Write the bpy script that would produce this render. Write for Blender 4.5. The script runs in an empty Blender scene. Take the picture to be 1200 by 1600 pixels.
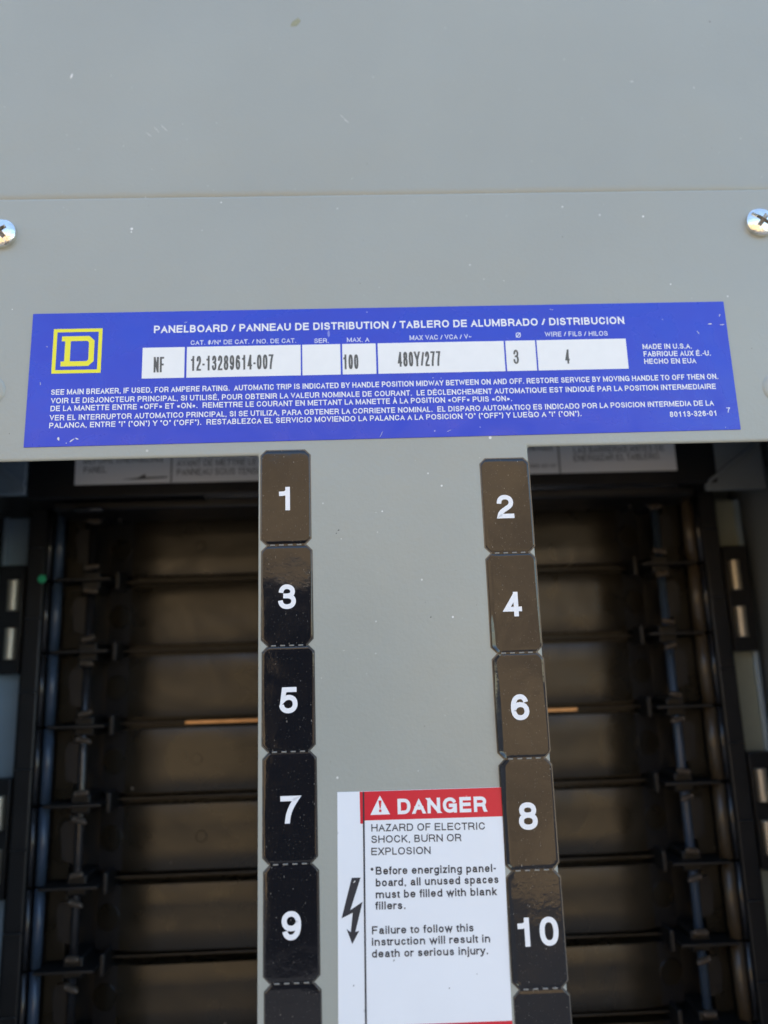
import bpy, bmesh, math, random
from mathutils import Vector, Matrix, Euler

random.seed(7)
scene = bpy.context.scene
COL = scene.collection
MM = 0.001

# Panel axes used throughout, in millimetres: u to the right, v up, w out of the
# cover towards the viewer (cover face = w 0).  World: X = u, Z = v, Y = -w.
def P(u, v, w=0.0):
    return Vector((u * MM, -w * MM, v * MM))

# ------------------------------------------------------------------ camera
CAM_ROT = Euler((0.21024222, -0.02401527, -0.03151176), 'XYZ').to_matrix()
AX = Matrix(((1, 0, 0), (0, 0, -1), (0, 1, 0)))
cam_data = bpy.data.cameras.new('camera')
cam_data.sensor_fit = 'HORIZONTAL'
cam_data.sensor_width = 36.0
cam_data.lens = 36.0
cam_data.clip_start = 0.005
cam_data.clip_end = 2000.0
cam_data.dof.use_dof = True
cam_data.dof.focus_distance = 0.195
cam_data.dof.aperture_fstop = 9.5
cam = bpy.data.objects.new('camera', cam_data)
COL.objects.link(cam)
cam.matrix_world = Matrix.Translation(P(16.0509, -58.4445, 194.3228)) @ (AX @ CAM_ROT).to_4x4()
scene.camera = cam

# ------------------------------------------------------------------ sky, sun, exposure
SUN_EL, SUN_ROT = math.radians(48), math.radians(-18)
world = bpy.data.worlds.new('World')
scene.world = world
world.use_nodes = True
wn = world.node_tree.nodes
sky = wn.new('ShaderNodeTexSky')
sky.sky_type = 'NISHITA'
sky.sun_disc = False
sky.sun_elevation = SUN_EL
sky.sun_rotation = SUN_ROT
sky.dust_density = 0.6
sky.air_density = 1.2
world.node_tree.links.new(sky.outputs[0], wn['Background'].inputs[0])
wn['Background'].inputs[1].default_value = 0.15
sun_data = bpy.data.lights.new('sun', 'SUN')
sun_data.energy = 5.0
sun_data.angle = math.radians(0.5)
sun_data.color = (1.0, 0.93, 0.82)
sun = bpy.data.objects.new('sun', sun_data)
COL.objects.link(sun)
sd = Vector((math.sin(SUN_ROT) * math.cos(SUN_EL), math.cos(SUN_ROT) * math.cos(SUN_EL), math.sin(SUN_EL)))
sun.rotation_euler = sd.to_track_quat('Z', 'Y').to_euler()
sun.location = sd * 5
scene.view_settings.view_transform = 'Standard'
scene.view_settings.look = 'None'
scene.view_settings.gamma = 1.0
scene.view_settings.exposure = 1.92

# ------------------------------------------------------------------ materials
def mat(name, color, rough=0.5, metallic=0.0, ior=1.5, coat=0.0,
        bump=None, mottle=None, rvar=None, dust=None, dust_col=(0.62, 0.6, 0.56)):
    """bump=(scale per metre, strength, distance); mottle=(scale, amount); dust=[(cells per metre, radius, share, stretch)]"""
    m = bpy.data.materials.new(name)
    m.use_nodes = True
    nt = m.node_tree
    N, Lk = nt.nodes, nt.links
    b = N['Principled BSDF']
    b.inputs['Base Color'].default_value = (*color, 1)
    b.inputs['Roughness'].default_value = rough
    b.inputs['Metallic'].default_value = metallic
    b.inputs['IOR'].default_value = ior
    b.inputs['Coat Weight'].default_value = coat
    tc = N.new('ShaderNodeTexCoord')
    cur = None
    if mottle:
        n = N.new('ShaderNodeTexNoise')
        n.inputs['Scale'].default_value = mottle[0]
        n.inputs['Detail'].default_value = 5
        Lk.new(tc.outputs['Object'], n.inputs['Vector'])
        r = N.new('ShaderNodeMapRange')
        r.inputs[1].default_value = 0.25
        r.inputs[2].default_value = 0.75
        r.inputs[3].default_value = 1 - mottle[1]
        r.inputs[4].default_value = 1 + mottle[1]
        Lk.new(n.outputs['Fac'], r.inputs[0])
        x = N.new('ShaderNodeMix')
        x.data_type = 'RGBA'
        x.blend_type = 'MULTIPLY'
        x.inputs[0].default_value = 1
        x.inputs[6].default_value = (*color, 1)
        Lk.new(r.outputs[0], x.inputs[7])
        cur = x.outputs[2]
        rr = N.new('ShaderNodeMapRange')
        rr.inputs[3].default_value = max(0.02, rough * 0.85)
        rr.inputs[4].default_value = min(1, rough * 1.15)
        Lk.new(n.outputs['Fac'], rr.inputs[0])
        Lk.new(rr.outputs[0], b.inputs['Roughness'])
    if rvar:
        n = N.new('ShaderNodeTexNoise')
        n.inputs['Scale'].default_value = rvar[0]
        n.inputs['Detail'].default_value = 6
        n.inputs['Distortion'].default_value = 1.5
        Lk.new(tc.outputs['Object'], n.inputs['Vector'])
        rr = N.new('ShaderNodeMapRange')
        rr.inputs[1].default_value = .4
        rr.inputs[2].default_value = .68
        rr.inputs[3].default_value = rvar[1]
        rr.inputs[4].default_value = rvar[2]
        Lk.new(n.outputs['Fac'], rr.inputs[0])
        Lk.new(rr.outputs[0], b.inputs['Roughness'])
    for k, (sc, rad, share, stretch) in enumerate(dust or []):
        mp = N.new('ShaderNodeMapping')
        mp.inputs['Scale'].default_value = (1, 1, stretch)
        mp.inputs['Rotation'].default_value = (0, 0.25 + k, 0)
        mp.inputs['Location'].default_value = (k * 3.1, k * 1.7, k * .9)
        Lk.new(tc.outputs['Object'], mp.inputs['Vector'])
        v = N.new('ShaderNodeTexVoronoi')
        v.inputs['Scale'].default_value = sc
        Lk.new(mp.outputs[0], v.inputs['Vector'])
        sp = N.new('ShaderNodeSeparateColor')
        Lk.new(v.outputs['Color'], sp.inputs[0])
        t1 = N.new('ShaderNodeMath'); t1.operation = 'LESS_THAN'; t1.inputs[1].default_value = share
        Lk.new(sp.outputs[0], t1.inputs[0])
        sz = N.new('ShaderNodeMath'); sz.operation = 'MULTIPLY'; sz.inputs[1].default_value = rad
        Lk.new(sp.outputs[1], sz.inputs[0])
        t2 = N.new('ShaderNodeMath'); t2.operation = 'LESS_THAN'
        Lk.new(v.outputs['Distance'], t2.inputs[0]); Lk.new(sz.outputs[0], t2.inputs[1])
        mu = N.new('ShaderNodeMath'); mu.operation = 'MULTIPLY'
        Lk.new(t1.outputs[0], mu.inputs[0]); Lk.new(t2.outputs[0], mu.inputs[1])
        am = N.new('ShaderNodeMath'); am.operation = 'MULTIPLY'
        Lk.new(mu.outputs[0], am.inputs[0]); Lk.new(sp.outputs[2], am.inputs[1])
        x = N.new('ShaderNodeMix'); x.data_type = 'RGBA'
        x.inputs[7].default_value = (*dust_col, 1)
        if cur: Lk.new(cur, x.inputs[6])
        else: x.inputs[6].default_value = (*color, 1)
        Lk.new(am.outputs[0], x.inputs[0])
        cur = x.outputs[2]
    if cur:
        Lk.new(cur, b.inputs['Base Color'])
    prev = None
    for sc, st, di in (bump or []):
        n = N.new('ShaderNodeTexNoise')
        n.inputs['Scale'].default_value = sc
        n.inputs['Detail'].default_value = 3
        Lk.new(tc.outputs['Object'], n.inputs['Vector'])
        bp = N.new('ShaderNodeBump')
        bp.inputs['Strength'].default_value = st
        bp.inputs['Distance'].default_value = di
        Lk.new(n.outputs['Fac'], bp.inputs['Height'])
        if prev: Lk.new(prev, bp.inputs['Normal'])
        prev = bp.outputs[0]
    if prev:
        Lk.new(prev, b.inputs['Normal'])
    return m

M = {}
M['paint'] = mat('grey_enamel_paint', (0.328, 0.339, 0.298), 0.34, bump=[(900, .2, .0004), (45, .14, .003), (9, .25, .01)],
                 mottle=(18, .045), rvar=(16, .30, .41), dust=[(420, .12, .10, 1), (170, .07, .10, 1)], dust_col=(.75, .74, .7))
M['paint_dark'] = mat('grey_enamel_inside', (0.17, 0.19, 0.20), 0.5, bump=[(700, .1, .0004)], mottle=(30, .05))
M['blue'] = mat('blue_print', (0.018, 0.046, 0.49), 0.32, mottle=(40, .05), rvar=(60, .22, .5), bump=[(60, .15, .002)],
                dust=[(500, .10, .08, 1), (150, .06, .15, .35)], dust_col=(.6, .62, .8))
M['white_ink'] = mat('white_ink', (0.80, 0.80, 0.80), 0.4)
M['soft_white_ink'] = mat('thin_white_ink', (0.66, 0.68, 0.80), 0.4)
M['yellow_ink'] = mat('yellow_ink', (0.80, 0.74, 0.02), 0.4)
M['field'] = mat('white_print_field', (0.80, 0.80, 0.77), 0.5, mottle=(300, .02))
M['grey_ink'] = mat('grey_printer_ink', (0.10, 0.10, 0.09), 0.6)
M['black_ink'] = mat('black_ink', (0.02, 0.022, 0.03), 0.45)
M['label_white'] = mat('white_label_vinyl', (0.76, 0.78, 0.80), 0.35, bump=[(70, .12, .002)],
                       mottle=(60, .02), dust=[(260, .10, .12, 1)], dust_col=(.35, .36, .36))
M['red'] = mat('red_print', (0.60, 0.012, 0.03), 0.35, dust=[(420, .10, .10, 1)], dust_col=(.8, .6, .5))
M['sticker'] = mat('glossy_black_sticker', (0.009, 0.009, 0.011), 0.07, ior=1.5, rvar=(130, .05, .13),
                   bump=[(38, .35, .0012), (160, .14, .0004), (1600, .10, .0001)],
                   dust=[(700, .09, .14, .4), (1500, .18, .25, .5), (2900, .28, .40, .6)], dust_col=(.19, .175, .15))
M['sticker_rim'] = mat('clear_sticker_rim', (0.07, 0.065, 0.055), 0.15, ior=1.6, bump=[(300, .3, .0005)])
M['tabs'] = mat('torn_sticker_edge', (.20, .19, .165), .4)
M['zinc'] = mat('zinc_plated_steel', (0.80, 0.78, 0.72), 0.22, metallic=1, bump=[(700, .3, .0004)], mottle=(500, .12))
M['recess_dark'] = mat('screw_recess_dark', (0.24, 0.21, 0.16), 0.6, bump=[(2500, .6, .0003)])
M['galv_blue_light'] = mat('galvanised_steel_blue_light', (0.33, 0.42, 0.50), 0.46, metallic=.55, mottle=(120, .08), bump=[(200, .1, .0006)])  # blue tint stands in for the blue light on the left
M['plastic'] = mat('black_moulded_plastic', (0.008, 0.008, 0.009), 0.42, bump=[(500, .2, .0004)], mottle=(80, .2))
M['gloss'] = mat('glossy_black_plastic', (0.016, 0.016, 0.018), 0.2, ior=1.6, bump=[(250, .25, .0005)])
M['brownplastic'] = mat('brown_black_phenolic', (0.0105, 0.0085, 0.005), 0.30, ior=1.46, rvar=(40, .26, .40),
                        bump=[(30, .22, .003), (1200, .08, .0002)], mottle=(28, .3),
                        dust=[(150, .08, .2, 1)], dust_col=(.2, .18, .15))
M['finger'] = mat('moulded_finger_tips', (0.075, 0.06, 0.045), 0.4)
M['warm_light_plastic'] = mat('moulded_rail_warm_light', (0.06, 0.046, 0.03), 0.3, bump=[(400, .2, .0004)])  # warm light on the right-hand rails mixed into the plastic colour
M['galv_warm_light'] = mat('galvanised_steel_warm_light', (0.34, 0.36, 0.29), 0.5, metallic=.5, mottle=(120, .08))  # the same zinc-coated steel with warm right-hand light in its colour
M['matt_black'] = mat('matt_black_plastic', (0.004, 0.004, 0.0045), 0.55, bump=[(900, .2, .0002)])
M['ridge'] = mat('dark_ridge_plastic', (0.010, 0.008, 0.005), 0.4)
M['blue_light_plastic'] = mat('black_plastic_blue_light', (0.035, 0.055, 0.09), 0.3, ior=1.5)  # blue light painted into the plastic of left rails and right rod
M['copper'] = mat('copper_bus', (0.42, 0.25, 0.125), 0.42, metallic=1, mottle=(120, .35))
M['brass'] = mat('plated_thread', (0.66, 0.60, 0.49), 0.55, metallic=1)
M['green'] = mat('green_paint_dot', (0.02, 0.35, 0.16), 0.5)
M['paper'] = mat('white_paper_label', (0.80, 0.80, 0.80), 0.5)
M['asphalt'] = mat('asphalt', (0.05, 0.052, 0.058), 0.9, bump=[(60, .6, .01)], mottle=(6, .25))
M['stucco'] = mat('tan_stucco', (0.35, 0.245, 0.135), 0.9, bump=[(40, .5, .01)], mottle=(2.2, .5))
M['phone'] = mat('black_phone_glass', (0.008, 0.008, 0.009), 0.25)
M['fleck'] = mat('pale_fleck', (0.72, 0.70, 0.66), 0.7)
M['fleck_dark'] = mat('dark_fleck', (0.10, 0.10, 0.09), 0.8)
M['smudge'] = mat('olive_smudge', (0.27, 0.27, 0.17), 0.7, mottle=(900, .2))

# ------------------------------------------------------------------ object helpers
def link(o, parent=None):
    COL.objects.link(o)
    if parent is not None:
        o.parent = parent
    return o

def mesh_obj(name, verts, faces, m, parent=None, smooth=False, label=None, loc=None):
    me = bpy.data.meshes.new(name)
    if loc is not None:
        verts = [v - loc for v in verts]
    me.from_pydata([tuple(v) for v in verts], [], faces)
    me.materials.append(m)
    if smooth:
        me.polygons.foreach_set('use_smooth', [True] * len(me.polygons))
    me.update()
    o = bpy.data.objects.new(name, me)
    if loc is not None:
        o.location = loc
    link(o, parent)
    if label:
        o['label'] = label
    return o

def empty(name, label, cat, group=None, kind=None, loc=(0, 0, 0)):
    o = bpy.data.objects.new(name, None)
    o.empty_display_size = 0.02
    o.location = loc
    link(o)
    o['label'] = label
    o['category'] = cat
    if group: o['group'] = group
    if kind: o['kind'] = kind
    return o

def box_vf(u0, u1, v0, v1, w0, w1):
    vs = [P(u, v, w) for w in (w0, w1) for v in (v0, v1) for u in (u0, u1)]
    fs = [(0, 2, 3, 1), (4, 5, 7, 6), (0, 1, 5, 4), (2, 6, 7, 3), (0, 4, 6, 2), (1, 3, 7, 5)]
    return vs, fs

def bevel(o, width, seg=2, angle=30):
    b = o.modifiers.new('bevel', 'BEVEL')
    b.width = width * MM
    b.segments = seg
    b.limit_method = 'ANGLE'
    b.angle_limit = math.radians(angle)
    b.harden_normals = False
    o.data.polygons.foreach_set('use_smooth', [True] * len(o.data.polygons))
    o.data.set_sharp_from_angle(angle=math.radians(40))
    return o

def box(name, u0, u1, v0, v1, w0, w1, m, parent=None, bev=0.0, label=None, seg=2):
    if u0 > u1: u0, u1 = u1, u0
    if v0 > v1: v0, v1 = v1, v0
    if w0 > w1: w0, w1 = w1, w0
    vs, fs = box_vf(u0, u1, v0, v1, w0, w1)
    o = mesh_obj(name, vs, fs, m, parent, label=label)
    if bev: bevel(o, bev, seg)
    return o

def prism(name, poly, w0, w1, m, parent=None, label=None, bev=0):
    n = len(poly)
    area = sum(poly[i][0] * poly[(i + 1) % n][1] - poly[(i + 1) % n][0] * poly[i][1] for i in range(n))
    if area < 0: poly = poly[::-1]
    vs = [P(u, v, w0) for u, v in poly] + [P(u, v, w1) for u, v in poly]
    fs = [tuple(range(n))[::-1], tuple(range(n, 2 * n))]
    for i in range(n):
        j = (i + 1) % n
        fs.append((i, j, n + j, n + i))
    o = mesh_obj(name, vs, fs, m, parent, label=label)
    if bev: bevel(o, bev)
    return o

def cyl_v(name, u, w, v0, v1, r, m, parent=None, seg=20, profile=None, label=None):
    """rod along v; profile = list of (v, radius)"""
    prof = profile or [(v0, r), (v1, r)]
    vs, fs = [], []
    for v, rr in prof:
        for k in range(seg):
            a = 2 * math.pi * k / seg
            vs.append(P(u + rr * math.cos(a), v, w + rr * math.sin(a)))
    for i in range(len(prof) - 1):
        for k in range(seg):
            a, b = i * seg + k, i * seg + (k + 1) % seg
            fs.append((a, a + seg, b + seg, b))
    fs.append(tuple(range(seg)))
    fs.append(tuple(range((len(prof) - 1) * seg, len(prof) * seg))[::-1])
    return mesh_obj(name, vs, fs, m, parent, smooth=True, label=label)

# ------------------------------------------------------------------ stroke lettering
OV = 'M.5 1 C.2 1 0 .82 0 .5 C0 .18 .2 0 .5 0 C.8 0 1 .18 1 .5 C1 .82 .8 1 .5 1 Z'
G = {
 'A': (667, 'M0 0 L.5 1 L1 0|M.2 .33 L.8 .33'),
 'B': (667, 'M0 .53 L.6 .53 C.95 .53 .95 1 .6 1 L0 1 L0 0 L.63 0 C1.09 0 1.09 .53 .6 .53'),
 'C': (722, 'M.97 .68 C.9 .9 .75 1 .52 1 C.2 1 0 .8 0 .5 C0 .2 .2 0 .52 0 C.78 0 .95 .15 1 .37'),
 'D': (722, 'M0 0 L0 1 L.42 1 C.85 1 1 .82 1 .5 C1 .18 .85 0 .42 0 Z'),
 'E': (667, 'M1 1 L0 1 L0 0 L1 0|M0 .52 L.93 .52'),
 'F': (611, 'M1 1 L0 1 L0 0|M0 .5 L.86 .5'),
 'G': (778, 'M.95 .7 C.88 .9 .72 1 .52 1 C.2 1 0 .8 0 .5 C0 .2 .2 0 .5 0 C.78 0 .97 .18 .97 .47|M.56 .47 L1 .47|M1 .47 L1 0'),
 'H': (722, 'M0 0 L0 1|M1 0 L1 1|M0 .52 L1 .52'),
 'I': (278, 'M.5 0 L.5 1'),
 'J': (500, 'M1 1 L1 .3 C1 -.09 0 -.09 0 .35'),
 'K': (667, 'M0 0 L0 1|M.95 1 L0 .33|M.34 .58 L1 0'),
 'L': (556, 'M0 1 L0 0 L1 0'),
 'M': (833, 'M0 0 L0 1|M1 0 L1 1|M0 1 L.5 0 L1 1'),
 'N': (722, 'M0 0 L0 1|M1 0 L1 1|M0 1 L1 0'),
 'O': (778, OV), 'Q': (778, OV + '|M.62 .25 L1 -.03'),
 'P': (667, 'M0 0 L0 1 L.6 1 C1.12 1 1.12 .44 .6 .44 L0 .44'),
 'R': (722, 'M0 0 L0 1 L.6 1 C1.1 1 1.1 .46 .6 .46 L0 .46|M.6 .46 C.98 .46 .85 .16 .98 0'),
 'S': (667, 'M.94 .71 C.92 .9 .75 1 .5 1 C.22 1 .05 .9 .05 .74 C.05 .4 1 .64 1 .27 C1 .1 .8 0 .5 0 C.2 0 .02 .11 0 .31'),
 'T': (611, 'M0 1 L1 1|M.5 1 L.5 0'),
 'U': (722, 'M0 1 L0 .36 C0 -.12 1 -.12 1 .36 L1 1'),
 'V': (667, 'M0 1 L.5 0 L1 1'),
 'W': (944, 'M0 1 L.25 0 L.5 1 L.75 0 L1 1'),
 'X': (667, 'M0 0 L1 1|M0 1 L1 0'),
 'Y': (667, 'M0 1 L.5 .42|M1 1 L.5 .42 L.5 0'),
 'Z': (611, 'M0 1 L1 1 L0 0 L1 0'),
 '0': (556, 'M.5 1 C.15 1 0 .8 0 .5 C0 .2 .15 0 .5 0 C.85 0 1 .2 1 .5 C1 .8 .85 1 .5 1 Z'),
 '1': (556, 'M.66 0 L.66 1|M.66 .93 C.6 .8 .45 .76 .17 .76'),
 '2': (556, 'M.03 .66 C.03 .88 .2 1 .5 1 C.8 1 .97 .88 .97 .7 C.97 .4 .08 .36 .03 0 L1 0'),
 '3': (556, 'M.05 .7 C.08 .9 .25 1 .48 1 C.75 1 .93 .9 .93 .75 C.93 .59 .75 .54 .4 .54|M.4 .54 C.8 .54 1 .45 1 .28 C1 .1 .8 0 .5 0 C.22 0 .04 .1 0 .31'),
 '4': (556, 'M.74 0 L.74 1|M.72 .97 L.02 .25 L1 .25'),
 '5': (556, 'M.93 1 L.2 1 L.1 .5 C.3 .7 1 .7 1 .33 C1 .12 .8 0 .5 0 C.2 0 .04 .1 0 .28'),
 '6': (556, 'M.95 .74 C.9 .92 .72 1 .53 1 C.2 1 0 .8 0 .45 C0 .15 .2 0 .5 0 C.8 0 1 .13 1 .32 C1 .72 .1 .72 .01 .35'),
 '7': (556, 'M0 1 L1 1 C.62 .66 .4 .4 .34 0'),
 '8': (556, 'M.5 1 C.2 1 .06 .9 .06 .76 C.06 .62 .22 .54 .5 .54 C.78 .54 .94 .62 .94 .76 C.94 .9 .8 1 .5 1 Z|M.5 .54 C.15 .54 0 .42 0 .27 C0 .1 .2 0 .5 0 C.8 0 1 .1 1 .27 C1 .42 .85 .54 .5 .54 Z'),
 '9': (556, 'M.05 .26 C.1 .08 .28 0 .47 0 C.8 0 1 .2 1 .55 C1 .85 .8 1 .5 1 C.2 1 0 .87 0 .68 C0 .28 .9 .28 .99 .65'),
 'a': (556, 'M.08 .7 C.12 .92 .3 1 .48 1 C.78 1 .88 .9 .88 .7 L.88 .2 C.88 .06 .92 0 1 0|M.88 .6 C.7 .5 0 .64 0 .26 C0 -.1 .75 -.1 .88 .32'),
 'b': (556, 'M0 2 L0 0|' + OV), 'd': (556, 'M1 2 L1 0|' + OV), 'o': (556, OV),
 'p': (556, 'M0 1 L0 -1|' + OV), 'q': (556, 'M1 1 L1 -1|' + OV),
 'g': (556, 'M1 1 L1 -.3 C1 -1.15 .1 -1.15 .05 -.55|' + OV),
 'c': (500, 'M.97 .68 C.9 .9 .75 1 .5 1 C.2 1 0 .82 0 .5 C0 .18 .2 0 .5 0 C.78 0 .95 .15 1 .35'),
 'e': (556, 'M0 .52 L1 .52 C1 .85 .78 1 .5 1 C.2 1 0 .82 0 .5 C0 .18 .2 0 .5 0 C.75 0 .92 .1 .97 .28'),
 'f': (278, 'M1 2 C.55 2.03 .45 1.9 .45 1.5 L.45 0|M0 1 L1 1'),
 'h': (556, 'M0 0 L0 2|M0 .6 C.08 1.13 1 1.18 1 .6 L1 0'),
 'i': (222, 'M.5 0 L.5 1|M.5 1.55 L.5 2'), 'l': (222, 'M.5 0 L.5 2'),
 'j': (222, 'M.6 1 L.6 -.5 C.6 -.95 .4 -1 -.1 -1|M.6 1.55 L.6 2'),
 'k': (500, 'M0 0 L0 2|M.93 1 L0 .33|M.34 .6 L1 0'),
 'm': (833, 'M0 0 L0 1|M0 .7 C.06 1.12 .5 1.15 .5 .65 L.5 0|M.5 .7 C.56 1.12 1 1.15 1 .65 L1 0'),
 'n': (556, 'M0 0 L0 1|M0 .6 C.08 1.13 1 1.18 1 .6 L1 0'),
 'r': (333, 'M0 0 L0 1|M0 .5 C.05 .9 .4 1.02 1 .98'),
 's': (500, 'M.94 .7 C.92 .9 .75 1 .5 1 C.22 1 .05 .9 .05 .74 C.05 .42 1 .64 1 .27 C1 .1 .8 0 .5 0 C.2 0 .02 .11 0 .31'),
 't': (278, 'M.42 1.6 L.42 .25 C.42 0 .6 -.02 1 .02|M0 1 L1 1'),
 'u': (556, 'M0 1 L0 .4 C0 -.18 .92 -.13 1 .4|M1 1 L1 0'),
 'v': (500, 'M0 1 L.5 0 L1 1'), 'w': (722, 'M0 1 L.25 0 L.5 1 L.75 0 L1 1'),
 'y': (500, 'M0 1 L.52 0|M1 1 L.52 0 C.4 -.7 .3 -.95 .02 -.95'),
 'x': (500, 'M0 0 L1 1|M0 1 L1 0'), 'z': (500, 'M0 1 L1 1 L0 0 L1 0'),
 '.': (278, 'M.5 0 L.5 .06'), ',': (278, 'M.55 .08 L.25 -.22'), '-': (333, 'M0 .4 L1 .4'),
 '/': (400, 'M0 -.02 L1 1.02'), '(': (333, 'M1 1.1 C.1 .8 .1 .1 1 -.2'), ')': (333, 'M0 1.1 C.9 .8 .9 .1 0 -.2'),
 '"': (355, 'M.15 1 L.15 .72|M.85 1 L.85 .72'), '#': (556, 'M.25 0 L.4 1|M.65 0 L.8 1|M0 .66 L1 .66|M0 .33 L1 .33'),
 '~': (584, 'M0 .4 C.3 .75 .6 .15 1 .5'), 'º': (365, 'M.5 1 C.1 1 .1 .55 .5 .55 C.9 .55 .9 1 .5 1 Z'),
 '«': (556, 'M.45 .6 L.1 .36 L.45 .12|M.95 .6 L.6 .36 L.95 .12'),
 '»': (556, 'M.05 .6 L.4 .36 L.05 .12|M.55 .6 L.9 .36 L.55 .12'),
 'Ø': (778, OV + '|M0 -.04 L1 1.04'),
 'É': (667, 'M1 1 L0 1 L0 0 L1 0|M0 .52 L.93 .52|M.45 1.18 L.7 1.32'),
 'À': (667, 'M0 0 L.5 1 L1 0|M.2 .33 L.8 .33|M.55 1.18 L.3 1.32'),
}
LOWER = set('abcdefghijklmnopqrstuvwxyz')

def parse(spec):
    out = []
    for sub in spec.split('|'):
        pts, closed, cmd = [], False, None
        toks = sub.replace('M', ' M ').replace('L', ' L ').replace('C', ' C ').replace('Z', ' Z ').split()
        i = 0
        while i < len(toks):
            if toks[i] in 'MLCZ':
                cmd = toks[i]; i += 1
                if cmd == 'Z': closed = True
                continue
            if cmd in 'ML':
                pts.append((float(toks[i]), float(toks[i + 1]))); i += 2
            else:
                p0 = pts[-1]
                c = [float(t) for t in toks[i:i + 6]]; i += 6
                for k in range(1, 9):
                    t = k / 8; s = 1 - t
                    pts.append((s**3 * p0[0] + 3 * s * s * t * c[0] + 3 * s * t * t * c[2] + t**3 * c[4],
                                s**3 * p0[1] + 3 * s * s * t * c[1] + 3 * s * t * t * c[3] + t**3 * c[5]))
        if closed and abs(pts[0][0] - pts[-1][0]) + abs(pts[0][1] - pts[-1][1]) < 1e-6: pts.pop()
        out.append((pts, closed))
    return out
PATHS = {k: parse(v[1]) for k, v in G.items()}

def ribbon(pts, closed, wt, ytop, ybot):
    """outline quads for one pen stroke of width wt (all in cap-height units)"""
    n = len(pts); h = wt / 2
    Lf, Rt = [], []
    for i in range(n):
        p = pts[i]
        a = pts[i - 1] if (i > 0 or closed) else None
        b = pts[(i + 1) % n] if (i < n - 1 or closed) else None
        def nd(s, e):
            dx, dy = e[0] - s[0], e[1] - s[1]
            l = math.hypot(dx, dy) or 1e-9
            return dx / l, dy / l
        d1 = nd(a, p) if a else None
        d2 = nd(p, b) if b else None
        if d1 and d2:
            nx, ny = -(d1[1] + d2[1]), d1[0] + d2[0]
            l = math.hypot(nx, ny)
            if l < 1e-6: nx, ny, l = -d1[1], d1[0], 1
            nx, ny = nx / l, ny / l
            c = max(0.3, nx * -d1[1] + ny * d1[0])
            k = h / c
            Lf.append((p[0] + nx * k, p[1] + ny * k)); Rt.append((p[0] - nx * k, p[1] - ny * k))
        else:
            d = d2 or d1
            out = (-d[0], -d[1]) if d2 else d
            nx, ny = -d[1], d[0]
            l_, r_ = (p[0] + nx * h, p[1] + ny * h), (p[0] - nx * h, p[1] - ny * h)
            edge = None
            for lev in (0, ybot, ytop, 1):
                if abs(abs(p[1] - lev) - h) < 0.03 * wt + 1e-4: edge = lev
            if edge is not None and abs(d[1]) > 0.55 and (edge - p[1]) * out[1] > 0:
                def cut(q):
                    t = (edge - q[1]) / d[1]
                    return (q[0] + d[0] * t, edge)
                l_, r_ = cut(l_), cut(r_)
            elif abs(d[0]) > 0.9:
                l_ = (l_[0] + out[0] * h, l_[1]); r_ = (r_[0] + out[0] * h, r_[1])
            Lf.append(l_); Rt.append(r_)
    return Lf, Rt

def layout(text, width, wt):
    """per glyph (char, x, box width) in cap-height units, scaled to the wanted width"""
    k = 1 / 718
    adv = [(G[c][0] if c in G else 278) * k for c in text]
    side = 0.115
    total = sum(adv) - 2 * side * .6
    s = width / total
    x = -side * .6 * s
    out = []
    for c, a in zip(text, adv):
        if c in G:
            sb = side * (0.55 if c in 'AVWYTvwy' else .3 if c in 'ftjr()' else .12 if c == '/' else 1.0)
            out.append((c, x + sb * s * .75, (a - 1.5 * sb) * s))
        x += a * s
    return out

def lettering(name, text, p0, p1, height, wt, w, m, parent, label=None, lift=0.03):
    du, dv = p1[0] - p0[0], p1[1] - p0[1]
    length = math.hypot(du, dv)
    ex = (du / length, dv / length); ey = (-ex[1], ex[0])
    vs, fs = [], []
    idx = 0
    for c, gx, gw in layout(text, length / height, wt):
        low = c in LOWER
        xh = 0.735
        h = wt / 2
        for pts, closed in PATHS[c]:
            tp = []
            for x, y in pts:
                xx = gx + h + x * max(gw - wt, 0.0) if gw > wt * 1.15 else gx + gw / 2 + (x - .5) * gw * .4
                if low:
                    if y < 0: yy = h + y * (0.29)
                    elif y <= 1: yy = h + y * (xh - wt)
                    else: yy = xh - h + (y - 1) * (1 - xh)
                else:
                    yy = h + y * (1 - wt)
                tp.append((xx, yy))
            if c == '.': tp = [(gx + gw / 2, 0.0), (gx + gw / 2, wt * 1.05)]
            Lf, Rt = ribbon(tp, closed, wt, xh if low else 1.0, -.29)
            if not low and c.isalnum() and c not in 'QØÉÀ':
                Lf = [(a, min(max(b, 0), 1)) for a, b in Lf]; Rt = [(a, min(max(b, 0), 1)) for a, b in Rt]
            n = len(tp)
            idx += 1
            for i in range(n if closed else n - 1):
                j = (i + 1) % n
                base = len(vs)
                zz = w + lift + 0.004 * (idx % 4) + 0.0011 * ((i * 7) % 11)   # no two faces share a plane
                for q in (Rt[i], Rt[j], Lf[j], Lf[i]):
                    a, b = q[0] * height, q[1] * height
                    vs.append(P(p0[0] + ex[0] * a + ey[0] * b, p0[1] + ex[1] * a + ey[1] * b, zz))
                fs.append((base, base + 1, base + 2, base + 3))
    return mesh_obj(name, vs, fs, m, parent, label=label)

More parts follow.
